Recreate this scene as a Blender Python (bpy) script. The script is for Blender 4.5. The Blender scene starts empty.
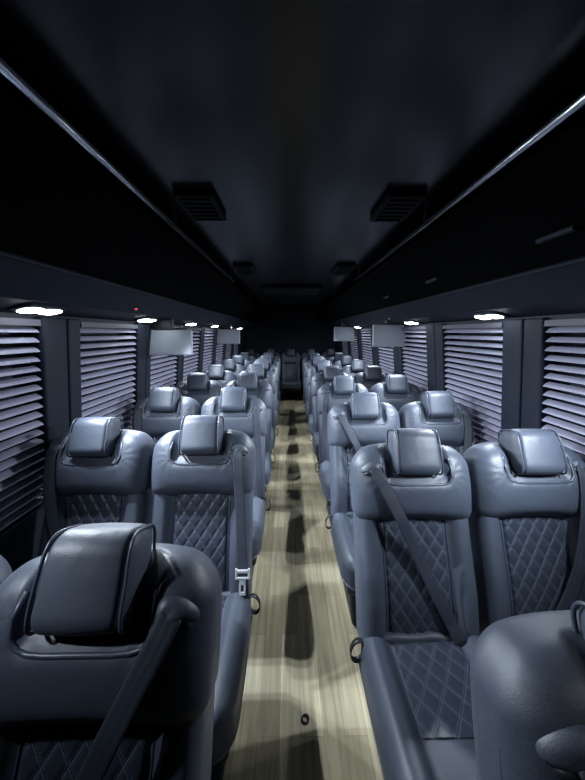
import bpy, bmesh, math, random
from mathutils import Vector, Matrix
random.seed(4)
S = bpy.context.scene
COL = S.collection
R = math.radians

# ------------------------------------------------------------------ helpers
def nodes(name):
    m = bpy.data.materials.new(name); m.use_nodes = True
    nt = m.node_tree
    return m, nt, nt.nodes['Principled BSDF']

def plain(name, col, rough=0.5, metal=0.0, spec=0.5):
    m, nt, b = nodes(name)
    b.inputs['Base Color'].default_value = (*col, 1)
    b.inputs['Roughness'].default_value = rough
    b.inputs['Metallic'].default_value = metal
    b.inputs['Specular IOR Level'].default_value = spec
    return m

def textured(name, c1, c2, scale, rough, bump=0.0, bscale=300, stretch=(1, 1, 1), spec=0.5, wrinkle=0.0):
    m, nt, b = nodes(name)
    N, L = nt.nodes, nt.links
    tc = N.new('ShaderNodeTexCoord'); mp = N.new('ShaderNodeMapping')
    mp.inputs['Scale'].default_value = stretch
    L.new(tc.outputs['Object'], mp.inputs['Vector'])
    n1 = N.new('ShaderNodeTexNoise'); n1.inputs['Scale'].default_value = scale; n1.inputs['Detail'].default_value = 4
    L.new(mp.outputs['Vector'], n1.inputs['Vector'])
    mx = N.new('ShaderNodeMix'); mx.data_type = 'RGBA'
    mx.inputs[6].default_value = (*c1, 1); mx.inputs[7].default_value = (*c2, 1)
    L.new(n1.outputs['Fac'], mx.inputs[0]); L.new(mx.outputs[2], b.inputs['Base Color'])
    b.inputs['Roughness'].default_value = rough
    b.inputs['Specular IOR Level'].default_value = spec
    last = None
    if wrinkle:
        nw = N.new('ShaderNodeTexNoise'); nw.inputs['Scale'].default_value = 14; nw.inputs['Detail'].default_value = 2
        nw.inputs['Distortion'].default_value = 0.6
        L.new(tc.outputs['Object'], nw.inputs['Vector'])
        bw = N.new('ShaderNodeBump'); bw.inputs['Strength'].default_value = wrinkle; bw.inputs['Distance'].default_value = 0.02
        L.new(nw.outputs['Fac'], bw.inputs['Height']); last = bw
    if bump:
        v = N.new('ShaderNodeTexVoronoi'); v.inputs['Scale'].default_value = bscale
        L.new(mp.outputs['Vector'], v.inputs['Vector'])
        bp = N.new('ShaderNodeBump'); bp.inputs['Strength'].default_value = bump; bp.inputs['Distance'].default_value = 0.002
        L.new(v.outputs['Distance'], bp.inputs['Height'])
        if last: L.new(last.outputs['Normal'], bp.inputs['Normal'])
        last = bp
    if last: L.new(last.outputs['Normal'], b.inputs['Normal'])
    return m

def mesh(name, bm, mat, parent=None, smooth=True):
    me = bpy.data.meshes.new(name)
    bmesh.ops.recalc_face_normals(bm, faces=bm.faces[:])
    bm.to_mesh(me); bm.free()
    me.materials.append(mat)
    if smooth:
        me.polygons.foreach_set('use_smooth', [True] * len(me.polygons))
    o = bpy.data.objects.new(name, me); COL.objects.link(o)
    if parent: o.parent = parent
    return o

def empty(name, loc=(0, 0, 0)):
    o = bpy.data.objects.new(name, None); COL.objects.link(o)
    o.location = loc; o.empty_display_size = 0.1
    return o

def tag(o, label, cat, group=None):
    o['label'] = label; o['category'] = cat
    if group: o['group'] = group
    return o

def struct(o):
    o['kind'] = 'structure'; return o

def sm(a, b, t):
    t = min(1, max(0, (t - a) / (b - a))); return t * t * (3 - 2 * t)

def samp(h, r, nc, nl):
    c = [-(h - r) - r * math.tan(math.pi / 4 * (1 - i / nc)) for i in range(nc)]
    l = [-(h - r) + 2 * (h - r) * i / nl for i in range(nl + 1)]
    return c + l + [-v for v in reversed(c)]

def rbox(bm, c, half, r, nl=(4, 4, 4), nc=3, f=None, src=None):
    """box with rounded edges (radius per axis), every point passed through f"""
    if not isinstance(r, (tuple, list)): r = (r, r, r)
    A = [samp(half[k], r[k], nc, nl[k]) for k in range(3)]
    n = [len(a) for a in A]
    vd = {}
    def V(i, j, k):
        key = (i, j, k)
        if key not in vd:
            p = [A[0][i], A[1][j], A[2][k]]
            q = [max(-(half[t] - r[t]), min(half[t] - r[t], p[t])) for t in range(3)]
            d = [(p[t] - q[t]) / r[t] for t in range(3)]
            ln = math.sqrt(sum(t * t for t in d)) or 1
            p = [q[t] + d[t] / ln * r[t] + c[t] for t in range(3)]
            if src is not None: src.append(tuple(p))
            if f: p = f(*p)
            vd[key] = bm.verts.new(p)
        return vd[key]
    for ax in range(3):
        u, v = [t for t in range(3) if t != ax]
        for side in (0, n[ax] - 1):
            for i in range(n[u] - 1):
                for j in range(n[v] - 1):
                    def ix(a, b):
                        t = [0, 0, 0]; t[ax] = side; t[u] = a; t[v] = b; return V(*t)
                    bm.faces.new((ix(i, j), ix(i + 1, j), ix(i + 1, j + 1), ix(i, j + 1)))
    return bm

def box(bm, x0, x1, y0, y1, z0, z1):
    vs = [bm.verts.new((x, y, z)) for x in (x0, x1) for y in (y0, y1) for z in (z0, z1)]
    for q in ((0, 1, 3, 2), (4, 6, 7, 5), (0, 4, 5, 1), (2, 3, 7, 6), (0, 2, 6, 4), (1, 5, 7, 3)):
        bm.faces.new([vs[i] for i in q])

def prism(bm, prof, y0, y1):
    """closed (x,z) profile pushed along y"""
    a = [bm.verts.new((x, y0, z)) for x, z in prof]; b = [bm.verts.new((x, y1, z)) for x, z in prof]
    n = len(prof)
    for i in range(n): bm.faces.new((a[i], a[(i + 1) % n], b[(i + 1) % n], b[i]))
    bm.faces.new(a); bm.faces.new(list(reversed(b)))

def tube(bm, pts, r, n=8, closed=False):
    pts = [Vector(p) for p in pts]; rings = []; m = len(pts)
    ref = None
    for i, p in enumerate(pts):
        if closed: t = pts[(i + 1) % m] - pts[i - 1]
        else: t = pts[min(i + 1, m - 1)] - pts[max(i - 1, 0)]
        t.normalize()
        if ref is None:
            ref = t.orthogonal().normalized()
        ref = (ref - t * ref.dot(t)).normalized()
        b = t.cross(ref)
        rings.append([bm.verts.new(p + (ref * math.cos(2 * math.pi * k / n) + b * math.sin(2 * math.pi * k / n)) * r) for k in range(n)])
    for i in range(m if closed else m - 1):
        a, c = rings[i], rings[(i + 1) % m]
        for k in range(n): bm.faces.new((a[k], a[(k + 1) % n], c[(k + 1) % n], c[k]))
    if not closed:
        bm.faces.new(rings[0]); bm.faces.new(list(reversed(rings[-1])))

def ribbon(bm, pts, wdirs, w, th):
    """flat strap with thickness along pts"""
    rows = []
    m = len(pts)
    for i, p in enumerate(pts):
        p = Vector(p); t = (Vector(pts[min(i + 1, m - 1)]) - Vector(pts[max(i - 1, 0)])).normalized()
        wd = Vector(wdirs[i]); wd = (wd - t * wd.dot(t)).normalized()
        nn = t.cross(wd)
        rows.append([bm.verts.new(p + wd * a * w / 2 + nn * b * th / 2) for a, b in ((-1, -.6), (-.85, 1), (-.5, .55), (-.15, .55), (0, 1), (.15, .55), (.5, .55), (.85, 1), (1, -.6), (0, -1))])
    for i in range(m - 1):
        a, b = rows[i], rows[i + 1]; n = len(a)
        for k in range(n): bm.faces.new((a[k], a[(k + 1) % n], b[(k + 1) % n], b[k]))
    bm.faces.new(rows[0]); bm.faces.new(list(reversed(rows[-1])))

# ------------------------------------------------------------------ materials
LEATHER = textured('leather', (0.038, 0.046, 0.066), (0.054, 0.065, 0.092), 9, 0.49, 0.12, 420, spec=0.5, wrinkle=0.10)
QUILT = textured('quilted_leather', (0.055, 0.070, 0.105), (0.078, 0.097, 0.140), 9, 0.40, 0.10, 420, spec=0.5)
def stitched(m):
    nt = m.node_tree; N, L = nt.nodes, nt.links; b = N['Principled BSDF']
    at = N.new('ShaderNodeAttribute'); at.attribute_name = 'quilt'
    sp = N.new('ShaderNodeSeparateXYZ'); L.new(at.outputs['Vector'], sp.inputs[0])
    def mth(op, a, b_=None):
        n = N.new('ShaderNodeMath'); n.operation = op
        for i, v in enumerate((a, b_)):
            if v is None: continue
            if isinstance(v, (int, float)): n.inputs[i].default_value = v
            else: L.new(v, n.inputs[i])
        return n.outputs[0]
    dist = None
    for op in ('ADD', 'SUBTRACT'):
        g = mth('PINGPONG', mth(op, sp.outputs[0], sp.outputs[1]), .5)   # 0 on the seam
        ln = mth('LESS_THAN', mth('ABSOLUTE', mth('SUBTRACT', g, .065)), .022)
        # broken into stitches along the seam
        o2 = 'SUBTRACT' if op == 'ADD' else 'ADD'
        dash = mth('LESS_THAN', mth('FRACT', mth('MULTIPLY', mth(o2, sp.outputs[0], sp.outputs[1]), 7)), .72)
        ln = mth('MULTIPLY', ln, dash)
        dist = ln if dist is None else mth('MAXIMUM', dist, ln)
    mx = N.new('ShaderNodeMix'); mx.data_type = 'RGBA'
    src = b.inputs['Base Color'].links[0].from_socket
    L.new(dist, mx.inputs[0]); L.new(src, mx.inputs[6]); mx.inputs[7].default_value = (.085, .10, .14, 1)
    L.new(mx.outputs[2], b.inputs['Base Color'])
QUILT = textured('quilted_leather', (0.022, 0.028, 0.042), (0.031, 0.038, 0.056), 9, 0.40, 0.10, 420, spec=0.5)
stitched(QUILT)
PIPING = plain('piping', (0.04, 0.05, 0.075), 0.38)
BELT = textured('belt_webbing', (0.018, 0.022, 0.034), (0.028, 0.034, 0.050), 60, 0.55, 0.25, 700, spec=0.4)
BLACK = plain('black_plastic', (0.010, 0.011, 0.014), 0.5)
STEEL = plain('bright_steel', (0.72, 0.74, 0.78), 0.38, 0.55)
CHROME = plain('polished_rail', (0.62, 0.65, 0.70), 0.18, 1.0)
SHELL = textured('seat_base_black', (0.008, 0.009, 0.012), (0.014, 0.016, 0.02), 30, 0.6)
BLIND = textured('blind_slat', (0.25, 0.25, 0.34), (0.30, 0.295, 0.39), 5, 0.5)
HEADRAIL = plain('blind_headrail', (0.05, 0.05, 0.07), 0.5)
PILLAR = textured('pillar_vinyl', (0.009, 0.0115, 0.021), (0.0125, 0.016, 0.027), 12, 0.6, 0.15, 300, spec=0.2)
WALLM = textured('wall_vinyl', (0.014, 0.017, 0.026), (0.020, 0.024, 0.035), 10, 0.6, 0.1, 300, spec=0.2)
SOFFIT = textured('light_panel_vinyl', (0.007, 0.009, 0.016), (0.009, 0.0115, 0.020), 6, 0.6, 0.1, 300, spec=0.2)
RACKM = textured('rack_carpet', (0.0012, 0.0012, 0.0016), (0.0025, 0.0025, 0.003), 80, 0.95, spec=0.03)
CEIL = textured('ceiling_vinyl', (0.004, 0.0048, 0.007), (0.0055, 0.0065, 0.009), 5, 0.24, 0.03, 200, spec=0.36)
CEIL_DARK = plain('ceiling_channel', (0.014, 0.016, 0.023), 0.6)
VENT = plain('vent_black', (0.005, 0.006, 0.008), 0.7, spec=0.15)
MONITOR = textured('monitor_shell', (0.30, 0.325, 0.38), (0.33, 0.355, 0.41), 3, 0.45)
GLASS = plain('tinted_window', (0.004, 0.004, 0.006), 0.1)

def emit(name, col, st):
    m, nt, b = nodes(name)
    b.inputs['Base Color'].default_value = (*col, 1)
    b.inputs['Emission Color'].default_value = (*col, 1)
    b.inputs['Emission Strength'].default_value = st
    return m
LENS = emit('led_lens', (0.86, 0.95, 1.0), 20)
REDLED = emit('red_diode', (1.0, 0.06, 0.12), 1.2)

def floor_mat():
    m, nt, b = nodes('oak_plank_vinyl')
    N, L = nt.nodes, nt.links
    tc = N.new('ShaderNodeTexCoord')
    mp = N.new('ShaderNodeMapping'); mp.inputs['Rotation'].default_value = (0, 0, math.pi / 2)
    L.new(tc.outputs['Object'], mp.inputs['Vector'])
    br = N.new('ShaderNodeTexBrick'); br.inputs['Scale'].default_value = 1.0
    br.inputs['Brick Width'].default_value = 0.62; br.inputs['Row Height'].default_value = 0.085
    br.inputs['Mortar Size'].default_value = 0.0012; br.inputs['Mortar Smooth'].default_value = 0.3
    br.offset = 0.37
    br.inputs['Color1'].default_value = (0.42, 0.36, 0.235, 1)
    br.inputs['Color2'].default_value = (0.25, 0.215, 0.135, 1)
    br.inputs['Mortar'].default_value = (0.20, 0.175, 0.115, 1)
    L.new(mp.outputs['Vector'], br.inputs['Vector'])
    g = N.new('ShaderNodeMapping'); g.inputs['Scale'].default_value = (55, 3.0, 1)
    L.new(tc.outputs['Object'], g.inputs['Vector'])
    ns = N.new('ShaderNodeTexNoise'); ns.inputs['Scale'].default_value = 1.0; ns.inputs['Detail'].default_value = 6
    ns.inputs['Distortion'].default_value = 0.4
    L.new(g.outputs['Vector'], ns.inputs['Vector'])
    cr = N.new('ShaderNodeMapRange'); cr.inputs[1].default_value = 0.3; cr.inputs[2].default_value = 0.7
    cr.inputs[3].default_value = 0.66; cr.inputs[4].default_value = 1.16
    L.new(ns.outputs['Fac'], cr.inputs[0])
    mx = N.new('ShaderNodeMix'); mx.data_type = 'RGBA'; mx.blend_type = 'MULTIPLY'; mx.inputs[0].default_value = 1
    L.new(br.outputs['Color'], mx.inputs[6]); L.new(cr.outputs[0], mx.inputs[7])
    L.new(mx.outputs[2], b.inputs['Base Color'])
    b.inputs['Roughness'].default_value = 0.45
    bp = N.new('ShaderNodeBump'); bp.inputs['Strength'].default_value = 0.15; bp.inputs['Distance'].default_value = 0.002
    L.new(ns.outputs['Fac'], bp.inputs['Height']); L.new(bp.outputs['Normal'], b.inputs['Normal'])
    return m
FLOOR = floor_mat()

# ------------------------------------------------------------------ the bus shell
Y0, Y1 = -1.3, 7.75
WB, WT, ZT, ZB = 1.255, 1.150, 1.59, 0.70       # wall half width at the sill and at the window head
CZ = 2.07
bm = bmesh.new(); box(bm, -1.30, 1.30, Y0, Y1, -0.05, 0)
struct(mesh('floor', bm, FLOOR, smooth=False))
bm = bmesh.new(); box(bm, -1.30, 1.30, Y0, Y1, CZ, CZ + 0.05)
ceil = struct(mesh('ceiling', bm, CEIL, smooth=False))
bm = bmesh.new(); box(bm, -1.30, 1.30, Y1, Y1 + 0.05, 0, CZ)
struct(mesh('wall_back', bm, WALLM, smooth=False))

def wx(z):  # inner wall surface
    return WB + (WT - WB) * (z - ZB) / (ZT - ZB)

WIN = {-1: [(0.70, 1.32), (1.56, 2.15), (2.36, 2.96), (3.12, 3.68), (3.84, 4.36), (4.52, 5.06), (5.24, 5.82), (6.0, 6.6)],
       1: [(0.74, 1.36), (1.62, 2.26), (2.53, 3.12), (3.36, 3.99), (4.26, 4.90), (5.14, 5.80), (6.05, 6.70)]}
ordn = ['first', 'second', 'third', 'fourth', 'fifth', 'sixth', 'seventh', 'eighth', 'ninth']
SIDE = {-1: 'left', 1: 'right'}
wn = 0; tn = 0
for sd in (-1, 1):
    nm = 'wall_left' if sd < 0 else 'wall_right'
    bm = bmesh.new()
    # dado below the windows, header above
    prism(bm, [(sd * 1.30, 0), (sd * WB, 0), (sd * WB, ZB + 0.04), (sd * 1.30, ZB + 0.04)], Y0, Y1)
    prism(bm, [(sd * 1.30, ZT - 0.01), (sd * (wx(ZT) + .0), ZT - 0.01), (sd * wx(ZT), ZT + .03), (sd * 1.30, CZ)], Y0, Y1)
    ys = [Y0] + [v for w in WIN[sd] for v in w] + [Y1]
    struct(mesh(nm, bm, WALLM, smooth=False))
    # pillars between the windows: padded panels with a vertical seam
    for k in range(0, len(ys), 2):
        a, b = ys[k], ys[k + 1]; tn += 1
        bm = bmesh.new()
        ym = a + (b - a) * (0.62 if sd < 0 else 0.45)
        for p, q in ((a, ym - .004), (ym + .004, b)):
            hy = (q - p) / 2; cy = (p + q) / 2
            hz = (ZT - ZB + .02) / 2
            rbox(bm, (0, cy, (ZT + ZB) / 2), (0.035, hy, hz), (0.012, 0.012, 0.01), (1, 1, 6), 2,
                 lambda x, y, z: (sd * (wx(z) + .002 - x * 1.0), y, z))
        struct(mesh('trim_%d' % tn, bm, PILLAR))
    for (a, b) in WIN[sd]:
        wn += 1
        bm = bmesh.new()
        prism(bm, [(sd * (wx(ZB) + .045), ZB), (sd * (wx(ZB) + .055), ZB), (sd * (wx(ZT) + .055), ZT), (sd * (wx(ZT) + .045), ZT)], a - .02, b + .02)
        w = struct(mesh('window_%d' % wn, bm, GLASS, smooth=False))
        bm = bmesh.new()
        for z in (ZB + .02, ZT - .02):
            box(bm, sd * (wx(z) + .02), sd * (wx(z) + .05), a, b, z - .02, z + .02)
        mesh('window_frame', bm, BLACK, w, False)

# blinds: one hanging in every window
def blind(sd, a, b, label):
    t = empty('window_blind', (sd * wx(ZT), (a + b) / 2, ZT))
    ln = (b - a) / 2 - .006
    bm = bmesh.new()
    box(bm, -.028, .028, -ln, ln, -.03, -.003)
    mesh('headrail', bm, HEADRAIL, t, False)
    bm = bmesh.new()
    n = 20; pit = (ZT - ZB - .05) / n
    for i in range(n):
        zt = ZT - .035 - i * pit
        xo = wx(zt) - wx(ZT)
        dz = pit * .50; dd = .027
        # arched slat, its room-side edge lower than its window-side edge
        pr = []
        for k in range(5):
            u = k / 4
            pr.append((sd * (xo + .008 - dd * u), zt - ZT - dz * u + .004 * math.sin(math.pi * u)))
        prof = pr + [(x, z - .0018) for x, z in reversed(pr)]
        jig = random.uniform(-.002, .002)
        prism(bm, prof, -ln + jig, ln + jig)
    mesh('slats', bm, BLIND, t, False)
    bm = bmesh.new()
    box(bm, sd * (wx(ZB) - wx(ZT)) - .02, sd * (wx(ZB) - wx(ZT)) + .02, -ln, ln, ZB - ZT + .002, ZB - ZT + .014)
    mesh('bottom_rail', bm, HEADRAIL, t, False)
    return tag(t, label, 'blind', 'slatted blinds on the %s windows' % SIDE[sd])
for sd in (-1, 1):
    for i, (a, b) in enumerate(WIN[sd]):
        blind(sd, a, b, 'lilac-grey slatted window blind, %s window back on the %s side of the bus' % (ordn[i], SIDE[sd]))

# sloped light panel, luggage rack with rail
PA, PM, PB, PL = (1.170, 1.605), (0.975, 1.645), (0.87, 1.755), (0.575, 1.975)
for sd in (-1, 1):
    tn += 1
    bm = bmesh.new()
    prism(bm, [(sd * PA[0], PA[1]), (sd * PM[0], PM[1]), (sd * PB[0], PB[1]), (sd * PB[0], PB[1] + .02), (sd * (PM[0] + .015), PM[1] + .02), (sd * PA[0], PA[1] + .02)], Y0, Y1)
    tube(bm, [(sd * PB[0], Y0, PB[1]), (sd * PB[0], Y1, PB[1])], .009)
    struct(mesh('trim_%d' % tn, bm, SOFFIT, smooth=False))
    rk = empty('luggage_rack', (sd * .75, 0, 1.85))
    off = Vector((sd * .75, 0, 1.85))
    def part(name, bm, mat, par, sm_=True):
        bmesh.ops.translate(bm, verts=bm.verts[:], vec=-off)
        return mesh(name, bm, mat, par, sm_)
    bm = bmesh.new()
    prism(bm, [(sd * (PB[0] - .004), PB[1] + .008), (sd * (PL[0] + .01), PL[1] - .02), (sd * PL[0], PL[1]), (sd * (PL[0] + .02), PL[1]), (sd * (PB[0] - .004), PB[1] + .03)], Y0, Y1)
    part('tray', bm, RACKM, rk, False)
    rail_end = 2.88 if sd < 0 else 2.78
    zr = 2.002
    bm = bmesh.new()
    tube(bm, [(sd * (PL[0] - .012), Y0, zr), (sd * (PL[0] - .012), rail_end, zr)], .0125, 14)
    part('rail', bm, CHROME, rk)
    for yb in ([0.15, 1.5, rail_end - .03, 4.2, 5.5] if sd < 0 else [.2, 1.45, rail_end - .05, 4.1, 5.4]):
        bm = bmesh.new()
        rbox(bm, (sd * (PL[0] + .006), yb, (zr + CZ) / 2), (.007, .014, (CZ - zr) / 2 + .0), .004, (1, 1, 3), 2)
        part('bracket', bm, PILLAR, rk)
    if sd > 0:
        for yb in (.95, 1.73, 2.51):
            bm = bmesh.new()
            rbox(bm, (.765, yb, 1.822), (.010, .065, .008), .005, (1, 3, 1), 2)
            part('latch', bm, PILLAR, rk)
    tag(rk, 'black carpeted overhead luggage rack with a bright metal rail, %s side' % SIDE[sd], 'luggage rack', 'overhead luggage racks')

# dark air vents at the ceiling edge, and the roof hatch
vk = 0
for sd in (-1, 1):
    for i, (a, b) in enumerate([(1.24, 1.50), (2.46, 2.80), (4.7, 5.05)]):
        x0, x1 = (sd * .335, sd * .49)
        t = empty('ceiling_vent', ((x0 + x1) / 2, (a + b) / 2, CZ))
        hx = abs(x1 - x0) / 2; hy = (b - a) / 2
        bm = bmesh.new(); rbox(bm, (0, 0, -.014), (hx, hy, .013), .008, (2, 2, 1), 2)
        mesh('frame', bm, VENT, t)
        bm = bmesh.new()
        for k in range(6):
            yy = -hy + .03 + (2 * hy - .06) * k / 5
            box(bm, -hx + .02, hx - .02, yy - .006, yy + .006, -.033, -.0265)
        mesh('louvres', bm, VENT, t, False)
        tag(t, 'square black ceiling vent over the %s luggage rack, %s back' % (SIDE[sd], ordn[i]), 'vent', 'black ceiling vents')
t = empty('roof_hatch', (-.01, 3.8, CZ))
bm = bmesh.new(); rbox(bm, (0, 0, -.02), (.35, .30, .0195), .015, (3, 3, 1), 3); mesh('hatch_cover', bm, VENT, t)
bm = bmesh.new(); rbox(bm, (0, -.20, -.047), (.06, .012, .008), .005, (2, 1, 1), 2); mesh('handle', bm, BLACK, t)
tag(t, 'wide black roof hatch in the middle of the ceiling', 'hatch')

# ------------------------------------------------------------------ reading lights
pn = Vector((-(PM[1] - PA[1]), 0, PM[0] - PA[0])).normalized()   # for the right side: inboard and down
def lamp(sd, y, label, power, aim=None, spread=125):
    n = Vector((sd * pn.x, 0, pn.z)) if pn.z < 0 else Vector((-sd * pn.x, 0, -pn.z))
    n = Vector((-sd * abs(pn.x), 0, -abs(pn.z)))
    f = 0.62
    c = Vector((sd * (PA[0] + (PM[0] - PA[0]) * f), y, PA[1] + (PM[1] - PA[1]) * f))
    t = empty('reading_spotlight', c)
    ex = Vector((0, 1, 0)); ey = n.cross(ex).normalized()
    def to(p): return tuple(ex * p[0] + ey * p[1] + n * p[2])
    bm = bmesh.new()
    rbox(bm, (0, 0, .004), (.105, .05, .009), (.03, .03, .006), (3, 2, 1), 4, lambda x, y, z: to((x, y, z)))
    mesh('bezel', bm, PILLAR, t)
    for k in (-1, 1):
        bm = bmesh.new()
        rbox(bm, (k * .047, 0, .014), (.040, .034, .007), (.025, .025, .006), (2, 2, 1), 4, lambda x, y, z: to((x, y, z)))
        mesh('lens', bm, LENS, t)
    tag(t, label, 'reading light', 'reading lights along the %s windows' % SIDE[sd])
    if power > 0:
        for k in (-1, 1):
            ld = bpy.data.lights.new('lamp_beam', 'AREA'); ld.shape = 'DISK'; ld.size = .035
            ld.energy = power / 2; ld.color = (0.80, 0.90, 1.0); ld.spread = R(spread)
            lo = bpy.data.objects.new('lamp_beam', ld); COL.objects.link(lo)
            lo.location = c + n * .03 + Vector((0, k * .047, 0))
            lo.rotation_euler = Vector((-sd * (aim[2] if len(aim) > 2 else .78), aim[0] if k < 0 else aim[1], -.68)).to_track_quat('-Z', 'Y').to_euler()
    return t
A = lambda sd, x, y, z: (-sd * x, y, -z)
D = (-.30, .30)
LEFT = [(0.30, 3, (.5, .9), 80), (1.23, 24, (-.15, .45), 112), (2.13, 20, (-.55, -.38), 100), (3.08, 22, D, 120), (4.05, 18, (-.3, -.1), 110), (5.0, 13, D, 120), (6.1, 2, D, 110)]
RIGHT = [(0.58, 7, (.65, .85, .38), 78), (1.63, 16, (-.15, .45), 110), (2.66, 17, (-.45, -.2), 100), (3.70, 20, D, 120), (4.72, 14, (-.35, -.15), 104), (5.8, 6, D, 110), (6.7, .6, D, 110)]
for sd, LL in ((-1, LEFT), (1, RIGHT)):
    for i, (y, pw, aim, spr) in enumerate(LL):
        lamp(sd, y, 'glowing white twin reading light, %s one back in the %s light panel' % (ordn[i], SIDE[sd]), pw, aim, spr)

# small indicators in the panels
def dot(name, sd, y, f, r, mat, label, cat):
    c = Vector((sd * (PM[0] + (PB[0] - PM[0]) * f), y, PM[1] + (PB[1] - PM[1]) * f - .004))
    t = empty(name, c)
    bm = bmesh.new(); bmesh.ops.create_uvsphere(bm, u_segments=14, v_segments=8, radius=r * 1.7); bmesh.ops.scale(bm, vec=(1, 1, .4), verts=bm.verts[:])
    mesh('bezel', bm, BLACK, t)
    bm = bmesh.new(); bmesh.ops.create_uvsphere(bm, u_segments=14, v_segments=8, radius=r); bmesh.ops.translate(bm, vec=(-sd * .003, 0, -.005), verts=bm.verts[:])
    mesh('diode', bm, mat, t)
    tag(t, label, cat)
dot('indicator_light', -1, 1.78, .3, .007, REDLED, 'tiny red indicator light in the panel above the second window', 'indicator light')
dot('indicator_light', 1, 2.93, .3, .008, STEEL, 'tiny silver round sensor in the panel above the screen', 'sensor')

# ------------------------------------------------------------------ flip-down monitors
def monitor(sd, x, y, z0, w, h, label):
    t = empty('ceiling_monitor', (x, y, z0 + h))
    ta = R(-7)
    def f(px, py, pz):
        return (px, py * math.cos(ta) - pz * math.sin(ta), py * math.sin(ta) + pz * math.cos(ta))
    bm = bmesh.new(); rbox(bm, (0, 0, -h / 2), (w / 2, .014, h / 2), (.012, .008, .012), (3, 1, 3), 3, f)
    mesh('shell', bm, MONITOR, t)
    bm = bmesh.new(); rbox(bm, (0, .0165, -h / 2), (w / 2 - .015, .003, h / 2 - .015), .002, (2, 1, 2), 2, f)
    mesh('screen', bm, BLACK, t)
    bm = bmesh.new(); tube(bm, [(-w / 2 * .8, 0, .006), (w / 2 * .8, 0, .006)], .011, 12)
    mesh('hinge', bm, BLACK, t)
    bm = bmesh.new(); rbox(bm, (sd * w * .1, 0, .04), (w * .22, .02, .045), .01, (2, 1, 2), 2)
    mesh('mount', bm, BLACK, t)
    tag(t, label, 'monitor', 'flip-down monitors')
monitor(-1, -.995, 2.36, 1.355, .375, .20, 'large pale grey flip-down monitor hanging before the left blinds')
monitor(-1, -.965, 4.55, 1.365, .345, .22, 'smaller pale grey flip-down monitor far back before the left blinds')
monitor(1, 1.0, 3.10, 1.385, .345, .23, 'large dim grey flip-down monitor hanging before the right blinds')
monitor(1, .90, 5.10, 1.39, .35, .24, 'smaller pale grey flip-down monitor far back before the right blinds')

# ------------------------------------------------------------------ seats
REC = R(19); ZH = 0.37
ca, sa = math.cos(REC), math.sin(REC)
def BK(x, s, n): return (x, s * sa - n * ca, ZH + s * ca + n * sa)

def lumbar(s): return .018 * math.exp(-((s - .16) / .16) ** 2)
def back_front(x, s):
    return lumbar(s) + .034 * sm(.125, .165, abs(x)) - .02 * sm(.2, .245, abs(x))
def backrest_f(x, s, n):
    k = sm(-.09, -.02, n)
    w = 1 - .05 * sm(.25, .0, s) * 0
    return BK(x * w, s, n + k * back_front(x, s))
def diamond(u, v):
    g = lambda t: abs((t % 1) - .5) * 2
    m = max(g(u + v), g(u - v))
    return 1 - m ** 5
def yoke_f(x, s, n):
    t = (s - .42) / .33
    ax = abs(x)
    # sides flare, the top drops at the shoulders, lower edge is arched
    s2 = s - .046 * (ax / .24) ** 3.2 * sm(.53, .75, s) + .028 * (1 - (x / .245) ** 2) * sm(.52, .42, s)
    k = sm(-.08, .03, n)
    bulge = .034 * (1 - (ax / .25) ** 4) * math.sin(math.pi * min(1, max(0, t)))
    rec = -.024 * sm(.135, .105, ax) * sm(.575, .64, s)
    wr = 0
    for sx in (-1, 1):
        dx, ds = x - sx * .125, s - .635
        rr = math.hypot(dx, ds); ph = math.atan2(ds, dx)
        wr += .0032 * math.cos(11 * ph + sx) * math.exp(-(rr / .055) ** 2) * min(1, rr / .02)
    side = 1 + .025 * math.sin(math.pi * min(1, max(0, t)))
    return BK(x * side, s2, n + k * (bulge + rec + wr))
def head_f(x, s, n):
    k = (s - .715) / .09
    bow = .014 * (1 - (x / .105) ** 2)
    n2 = n + (bow if n > .03 else 0) - .012 * k + .01 * (k < 0) * 0
    s2 = s + .006 * (1 - (x / .105) ** 2) * (1 if s > .715 else 0)
    w = 1 - .05 * (k > 0) * k
    return BK(x * w, s2, n2)

def yoke_face(x, s):
    """front surface height of the yoke (n)"""
    return .045 + .022 * (1 - (abs(x) / .25) ** 4) * math.sin(math.pi * min(1, max(0, (s - .42) / .33)))

CH = .062
def cush_top(x, y):
    return .030 * sm(.125, .17, abs(x)) - .016 * sm(.19, .235, abs(x))
def cush_f(x, y, z):
    k = sm(.34, .40, z)
    t = (y + .25) / .25
    zz = z + k * cush_top(x, y) - .03 * sm(-.45, .02, y) + .012 * (1 - t * t) * k * 0
    w = 1 + .02 * sm(.1, -.35, y) - .05 * sm(-.40, -.50, y) * (abs(x) / .24) ** 2
    yy = y + .03 * (abs(x) / .24) ** 3 * sm(-.3, -.5, y)
    return (x * w, yy, zz)

def quv(o, co):
    a = o.data.attributes.new('quilt', 'FLOAT_VECTOR', 'POINT')
    a.data.foreach_set('vector', [c for v in co for c in v])
    return o

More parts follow.
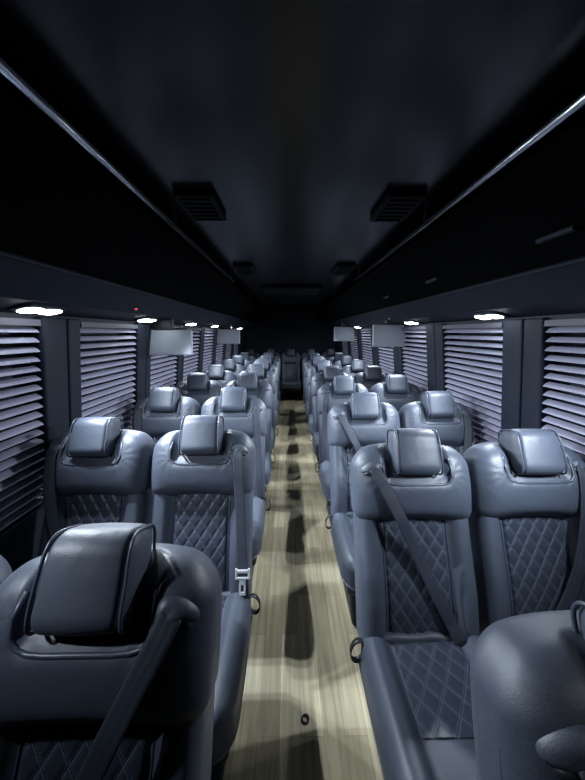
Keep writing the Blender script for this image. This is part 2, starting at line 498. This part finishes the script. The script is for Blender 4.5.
def seat_meshes(side):
    """one seat facing -y, belt on the given side; returns the parts"""
    root = empty('bus_seat')
    # base
    bm = bmesh.new(); rbox(bm, (0, -.24, .285), (.215, .215, .035), .02, (2, 2, 1), 2); mesh('seat_frame', bm, SHELL, root)
    for k in (-1, 1):
        bm = bmesh.new()
        rbox(bm, (k * .15, -.22, .135), (.02, .09, .13), .012, (1, 2, 3), 2, lambda x, y, z: (x, -.22 + (y + .22) * (1 + 1.0 * sm(.12, 0, z)), z))
        mesh('leg', bm, SHELL, root)
    # cushion
    bm = bmesh.new(); rbox(bm, (0, -.24, .36), (.234, .255, .07), (.045, .05, .04), (24, 16, 2), 5, cush_f)
    cu = mesh('seat_cushion', bm, LEATHER, root)
    bm = bmesh.new()
    def qc(x, y, z):
        d = diamond((x) / .062, (y) / .085)
        e = 1 - sm(.118, .132, abs(x))
        top = .4305 - .03 * sm(-.45, .02, y)
        if z > 0: return (x * (1 + .12 * sm(-.05, -.3, y)), y, top + .0045 * d * e - .004 * (1 - e))
        return (x * (1 + .12 * sm(-.05, -.3, y)), y, top - .02)
    src = []
    rbox(bm, (0, -.155, 0), (.130, .145, .008), .004, (44, 50, 1), 1, qc, src)
    quv(mesh('quilted_panel', bm, QUILT, cu), [(x / .062, y / .085, 0) for x, y, z in src])
    bm = bmesh.new()
    pts = [Vector(cush_f(sx, sy, .318)) for sx, sy in [(.2365, .0 - .02 * i) for i in range(0, 22)]]
    rim = []
    for i in range(0, 21): rim.append((.2325, -.01 - i * .0215))
    for i in range(1, 9):
        a = i / 9 * math.pi / 2; rim.append((.189 + .0435 * math.cos(a), -.44 - .055 * math.sin(a)))
    for i in range(0, 9): rim.append((.18 - i * .045, -.497))
    full = rim + [(-x, y) for x, y in reversed(rim[:-9])]
    tube(bm, [Vector(cush_f(x, y, .322)) for x, y in full], .0045, 6)
    mesh('piping', bm, PIPING, cu)
    bm = bmesh.new()
    rbox(bm, (0, .0, .40), (.215, .022, .02), (.02, .02, .018), (10, 1, 1), 3, lambda x, y, z: (x, y - .005, z + .004 * math.sin(x * 40) - .01 * (x / .2) ** 2))
    mesh('rear_welt', bm, LEATHER, root)
    # back
    bm = bmesh.new(); rbox(bm, (0, .225, -.06), (.224, .265, .06), (.04, .035, .035), (28, 20, 2), 5, backrest_f)
    br = mesh('backrest', bm, LEATHER, root)
    bm = bmesh.new()
    def qb(x, s, n):
        d = diamond(x / .052, (s - .02) / .080)
        e = (1 - sm(.112, .127, abs(x)))
        base = lumbar(s)
        if n > 0: return BK(x, s, base + .006 + .0055 * d * e - .010 * (1 - e))
        return BK(x, s, base - .015)
    src = []
    rbox(bm, (0, .225, 0), (.127, .235, .008), .004, (56, 100, 1), 1, qb, src)
    quv(mesh('quilted_panel', bm, QUILT, br), [(x / .052, (s - .02) / .080, 0) for x, s, n in src])
    for sx in (-1, 1):
        bm = bmesh.new()
        tube(bm, [BK(sx * .129, .02 + .42 * i / 20, back_front(.129, .02 + .42 * i / 20) + .0015) for i in range(21)], .0028, 6)
        mesh('seam_piping', bm, PIPING, br)
    # shoulder yoke
    bm = bmesh.new(); rbox(bm, (0, .585, -.03), (.233, .165, .075), (.07, .065, .055), (34, 22, 2), 6, yoke_f)
    yk = mesh('shoulder_pad', bm, LEATHER, root)
    for sx in (-1, 1):
        bm = bmesh.new()
        pp = [(.218, .475), (.232, .51), (.2385, .56), (.238, .605), (.233, .64), (.222, .668), (.20, .695), (.165, .718)]
        P = []
        for i in range(len(pp) - 1):
            for q in range(4):
                u = q / 4; P.append((pp[i][0] * (1 - u) + pp[i + 1][0] * u, pp[i][1] * (1 - u) + pp[i + 1][1] * u))
        P.append(pp[-1])
        tube(bm, [BK(sx * (x - .003), s, .0) for x, s in P], .004, 6)
        mesh('piping', bm, PIPING, yk)
    bm = bmesh.new()
    loop = [(-.122, .70), (-.126, .66), (-.124, .625), (-.112, .605), (-.09, .598)] + [(-.06 + .03 * i, .596) for i in range(5)] + [(.09, .598), (.112, .605), (.124, .625), (.126, .66), (.122, .70)]
    tube(bm, [yoke_f(x * 1.04, s - .004, .0445 - .055 * (1 - math.sqrt(max(0, 1 - (max(0, s - .689) / .065) ** 2)))) for x, s in loop], .0052, 8)
    mesh('pocket_piping', bm, PIPING, yk)
    # headrest
    bm = bmesh.new(); rbox(bm, (0, .715, .035), (.090, .087, .056), (.022, .044, .042), (12, 8, 4), 6, head_f)
    hd = mesh('headrest', bm, LEATHER, root)
    for sx in (-1, 1):
        bm = bmesh.new()
        pr = []
        for i in range(40):
            a = 2 * math.pi * i / 40
            c_, s_ = math.cos(a), math.sin(a)
            e = .5
            u = math.copysign(abs(c_) ** e, c_); v = math.copysign(abs(s_) ** e, s_)
            x = sx * .085
            nn = .035 + .054 * u; ss = .715 + .085 * v
            pr.append(head_f(x, ss, nn))
        tube(bm, pr, .0036, 6, True)
        mesh('piping', bm, PIPING, hd)
    # belt guide
    gx, gs = side * .168, .645
    bm = bmesh.new()
    def gf(x, s, n):
        u = (x - gx) / .05
        return yoke_f(x, s - .010 * u * u, .029 + n + .010 * (1 - u * u))
    rbox(bm, (gx, gs + .026, .0), (.043, .024, .019), (.040, .022, .017), (6, 4, 2), 5, gf)
    bg = mesh('belt_guide', bm, LEATHER, root)
    bm = bmesh.new(); rbox(bm, (gx, gs + .006, .0), (.034, .010, .014), (.01, .008, .01), (4, 1, 1), 3, gf); mesh('slot', bm, BLACK, bg)
    # pull strap at the hinge, on the belt side
    bm = bmesh.new()
    P, W = [], []
    for i in range(21):
        a = math.pi * (.75 - 1.5 * i / 20)
        P.append((side * (.246 + .026 * math.cos(a)), -.02, .362 + .044 * math.sin(a) - .008 * math.cos(a))); W.append((0, 1, 0))
    ribbon(bm, P, W, .022, .004)
    mesh('pull_strap', bm, BLACK, root)
    return root

def belt_mesh(side, kind):
    bm = bmesh.new()
    gx = side * .168
    if kind == 'straight':
        pts = [(gx, .655, .075), (gx + side * .003, .62, .083), (gx + side * .008, .55, .082), (gx + side * .012, .47, .072), (gx + side * .018, .38, .066), (gx + side * .024, .28, .064), (gx + side * .03, .18, .066), (gx + side * .034, .10, .066), (gx + side * .04, .03, .062)]
    elif kind == 'diagonal':
        pts = [(gx, .655, .075), (gx - side * .015, .62, .084), (gx - side * .05, .55, .088), (gx - side * .09, .47, .085), (gx - side * .135, .38, .06), (gx - side * .18, .28, .047), (gx - side * .225, .18, .045), (gx - side * .27, .09, .044), (gx - side * .30, .02, .055)]
    else:  # slack: falls to the seat corner with a sweep
        pts = [(gx, .655, .075), (gx - side * .002, .62, .084), (gx - side * .005, .55, .086), (gx - side * .012, .47, .082), (gx - side * .025, .38, .072), (gx - side * .05, .28, .066), (gx - side * .09, .18, .055), (gx - side * .13, .10, .045), (gx - side * .17, .03, .05)]
    # resample
    P, W = [], []
    for i in range(len(pts) - 1):
        for q in range(4):
            u = q / 4; P.append(tuple(pts[i][k] * (1 - u) + pts[i + 1][k] * u for k in range(3)))
    P.append(pts[-1])
    Q = [BK(*p) for p in P]
    tw = -side * (.35 if kind != 'straight' else .15)
    for i in range(len(Q)):
        W.append((1, tw * math.sin(i / len(Q) * math.pi), -.25 * side if kind == 'diagonal' else 0))
    ribbon(bm, Q, W, .046, .0024)
    return bm

def buckle_meshes(side):
    gx = side * .168 + side * .034
    bm = bmesh.new()
    def pf(x, s, n): return BK(x, s, n)
    # tongue: plate with a slot, made of bars
    rbox(bm, (gx, .145, .075), (.031, .0065, .004), .0025, (3, 1, 1), 2, pf)
    rbox(bm, (gx, .118, .075), (.029, .005, .004), .0025, (3, 1, 1), 2, pf)
    for k in (-1, 1):
        rbox(bm, (gx + k * .027, .135, .075), (.0045, .022, .004), .0022, (1, 3, 1), 2, pf)
        rbox(bm, (gx + k * .010, .085, .074), (.004, .03, .003), .002, (1, 3, 1), 2, pf)
    rbox(bm, (gx, .057, .074), (.014, .007, .003), .002, (2, 1, 1), 2, pf)
    rbox(bm, (gx, .100, .074), (.014, .010, .003), .002, (2, 1, 1), 2, pf)
    return bm

PROTO = {}
BELTS = {}
for side in (-1, 1):
    PROTO[side] = seat_meshes(side)
    for kind in ('straight', 'diagonal', 'slack'):
        o = mesh('shoulder_belt', belt_mesh(side, kind), BELT)
        BELTS[(side, kind)] = o
    BELTS[(side, 'buckle')] = mesh('buckle_tongue', buckle_meshes(side), STEEL)

HEADS = {'dark leather aisle seat in the first row back': (-4, 6, 0)}
def clone(o, parent):
    c = o.copy(); COL.objects.link(c); c.parent = parent
    for ch in list(o.children): clone(ch, c)
    return c
def place_seat(x, y, side, kind, label, group, buckle=False, rz=0.0, recline=0):
    r = clone(PROTO[side], None)
    r.location = (x, y, 0); r.rotation_euler = (0, 0, rz)
    hr = [c for c in r.children if c.name.startswith('headrest')][0]
    c0 = Vector(BK(0, .69, 0)); j = HEADS.get(label.split(',')[0], None) or (random.uniform(-2, 2), random.uniform(-4, 4), random.uniform(-.006, .006))
    up = Vector((0, sa, ca))
    hr.matrix_local = Matrix.Translation(c0 + up * j[2]) @ Matrix.Rotation(R(j[1]), 4, up) @ Matrix.Rotation(R(j[0]), 4, 'Y') @ Matrix.Translation(-c0)
    b = BELTS[(side, kind)].copy(); COL.objects.link(b); b.parent = r
    if recline:   # this back is let down a little further than the others
        piv = Vector((0, 0, ZH)); M = Matrix.Translation(piv) @ Matrix.Rotation(-R(recline), 4, 'X') @ Matrix.Translation(-piv)
        for c in r.children:
            if c.name.split('.')[0] in ('backrest', 'shoulder_pad', 'headrest', 'belt_guide', 'shoulder_belt'):
                c.matrix_local = M @ c.matrix_local
    if buckle:
        k = BELTS[(side, 'buckle')].copy(); COL.objects.link(k); k.parent = b
        k['label'] = 'silver metal buckle tongue'
    return tag(r, label, 'seat', group)

AX, WX = .455, .940
LY = [.27] + [1.10 + .76 * i for i in range(7)]
RY = [.115] + [.906 + .76 * i for i in range(7)]
for i, y in enumerate(LY):
    o = ordn[i]
    kind = 'straight' if i in (1, 2, 4, 6) else 'diagonal'
    place_seat(-AX + (.015 if i == 0 else .008), y, 1, kind, 'dark leather aisle seat in the %s row back, left of the aisle' % o + (', silver buckle hanging' if i == 1 else ''),
               'seats left of the aisle', buckle=(i == 1), rz=random.uniform(-.004, .004), recline=5 if i == 0 else 0)
    place_seat(-WX + .004, y, -1, 'slack', 'dark leather seat by the left blinds, %s row back' % o, 'seats left of the aisle', rz=random.uniform(-.004, .004), recline=5 if i == 0 else 0)
for i, y in enumerate(RY):
    o = ordn[i]
    kind = 'straight' if i in (3, 5) else 'diagonal'
    place_seat(AX + (.040 if i == 0 else 0), y, -1, kind, 'dark leather aisle seat in the %s row back, right of the aisle' % o, 'seats right of the aisle', rz=random.uniform(-.004, .004))
    place_seat(WX + (.048 if i == 0 else .002), y + .01, 1, 'slack', 'dark leather seat by the right blinds, %s row back' % o, 'seats right of the aisle', rz=random.uniform(-.004, .004))
rear = ['black leather seat by the left wall in the rear bench row', 'black leather seat next but one to the left wall in the rear row',
        'black leather middle seat at the very end of the aisle', 'black leather seat next but one to the right wall in the rear row',
        'black leather seat by the right wall in the rear bench row']
for k in range(5):
    r_ = place_seat((k - 2) * .49, 6.92, 1 if k < 3 else -1, 'slack', rear[k], 'rear bench seats')
    for c in list(r_.children):
        if c.name.startswith('pull_strap'): bpy.data.objects.remove(c)
def kill(o):
    for ch in list(o.children): kill(ch)
    bpy.data.objects.remove(o)
for s_ in (-1, 1): kill(PROTO[s_])
for b in BELTS.values(): bpy.data.objects.remove(b)

# small metal ring set in the floor
bm = bmesh.new()
tube(bm, [(.013 * math.cos(a * math.pi / 10), .013 * math.sin(a * math.pi / 10), .004) for a in range(20)], .004, 8, True)
rg = mesh('floor_ring', bm, BLACK); rg.location = (0.018, .90, 0)
tag(rg, 'tiny dark ring lying on the wood floor of the aisle', 'ring')

# ------------------------------------------------------------------ dome light by the driver, world, camera
ld = bpy.data.lights.new('entry_dome_light', 'AREA'); ld.shape = 'DISK'; ld.size = .25; ld.energy = .8; ld.color = (.95, 1.0, .97); ld.spread = R(70)
lo = bpy.data.objects.new('entry_dome_light', ld); COL.objects.link(lo)
lo.location = (.78, -.12, 1.72); lo.rotation_euler = Vector((-.1, .30, -1)).to_track_quat('-Z', 'Y').to_euler()

w = bpy.data.worlds.new('night'); S.world = w; w.use_nodes = True
w.node_tree.nodes['Background'].inputs[0].default_value = (.02, .03, .06, 1)
w.node_tree.nodes['Background'].inputs[1].default_value = .01

cd = bpy.data.cameras.new('camera'); cam = bpy.data.objects.new('camera', cd); COL.objects.link(cam)
cd.sensor_fit = 'HORIZONTAL'; cd.sensor_width = 36; cd.lens = 292 / 585 * 36; cd.clip_start = .02
cam.location = (-.045, 0, 1.53)
cam.rotation_euler = (R(90 - 11.05), 0, R(-.69))
S.camera = cam
S.view_settings.view_transform = 'Standard'; S.view_settings.look = 'None'
S.view_settings.exposure = 0.0; S.view_settings.gamma = 1
S.cycles.max_bounces = 8
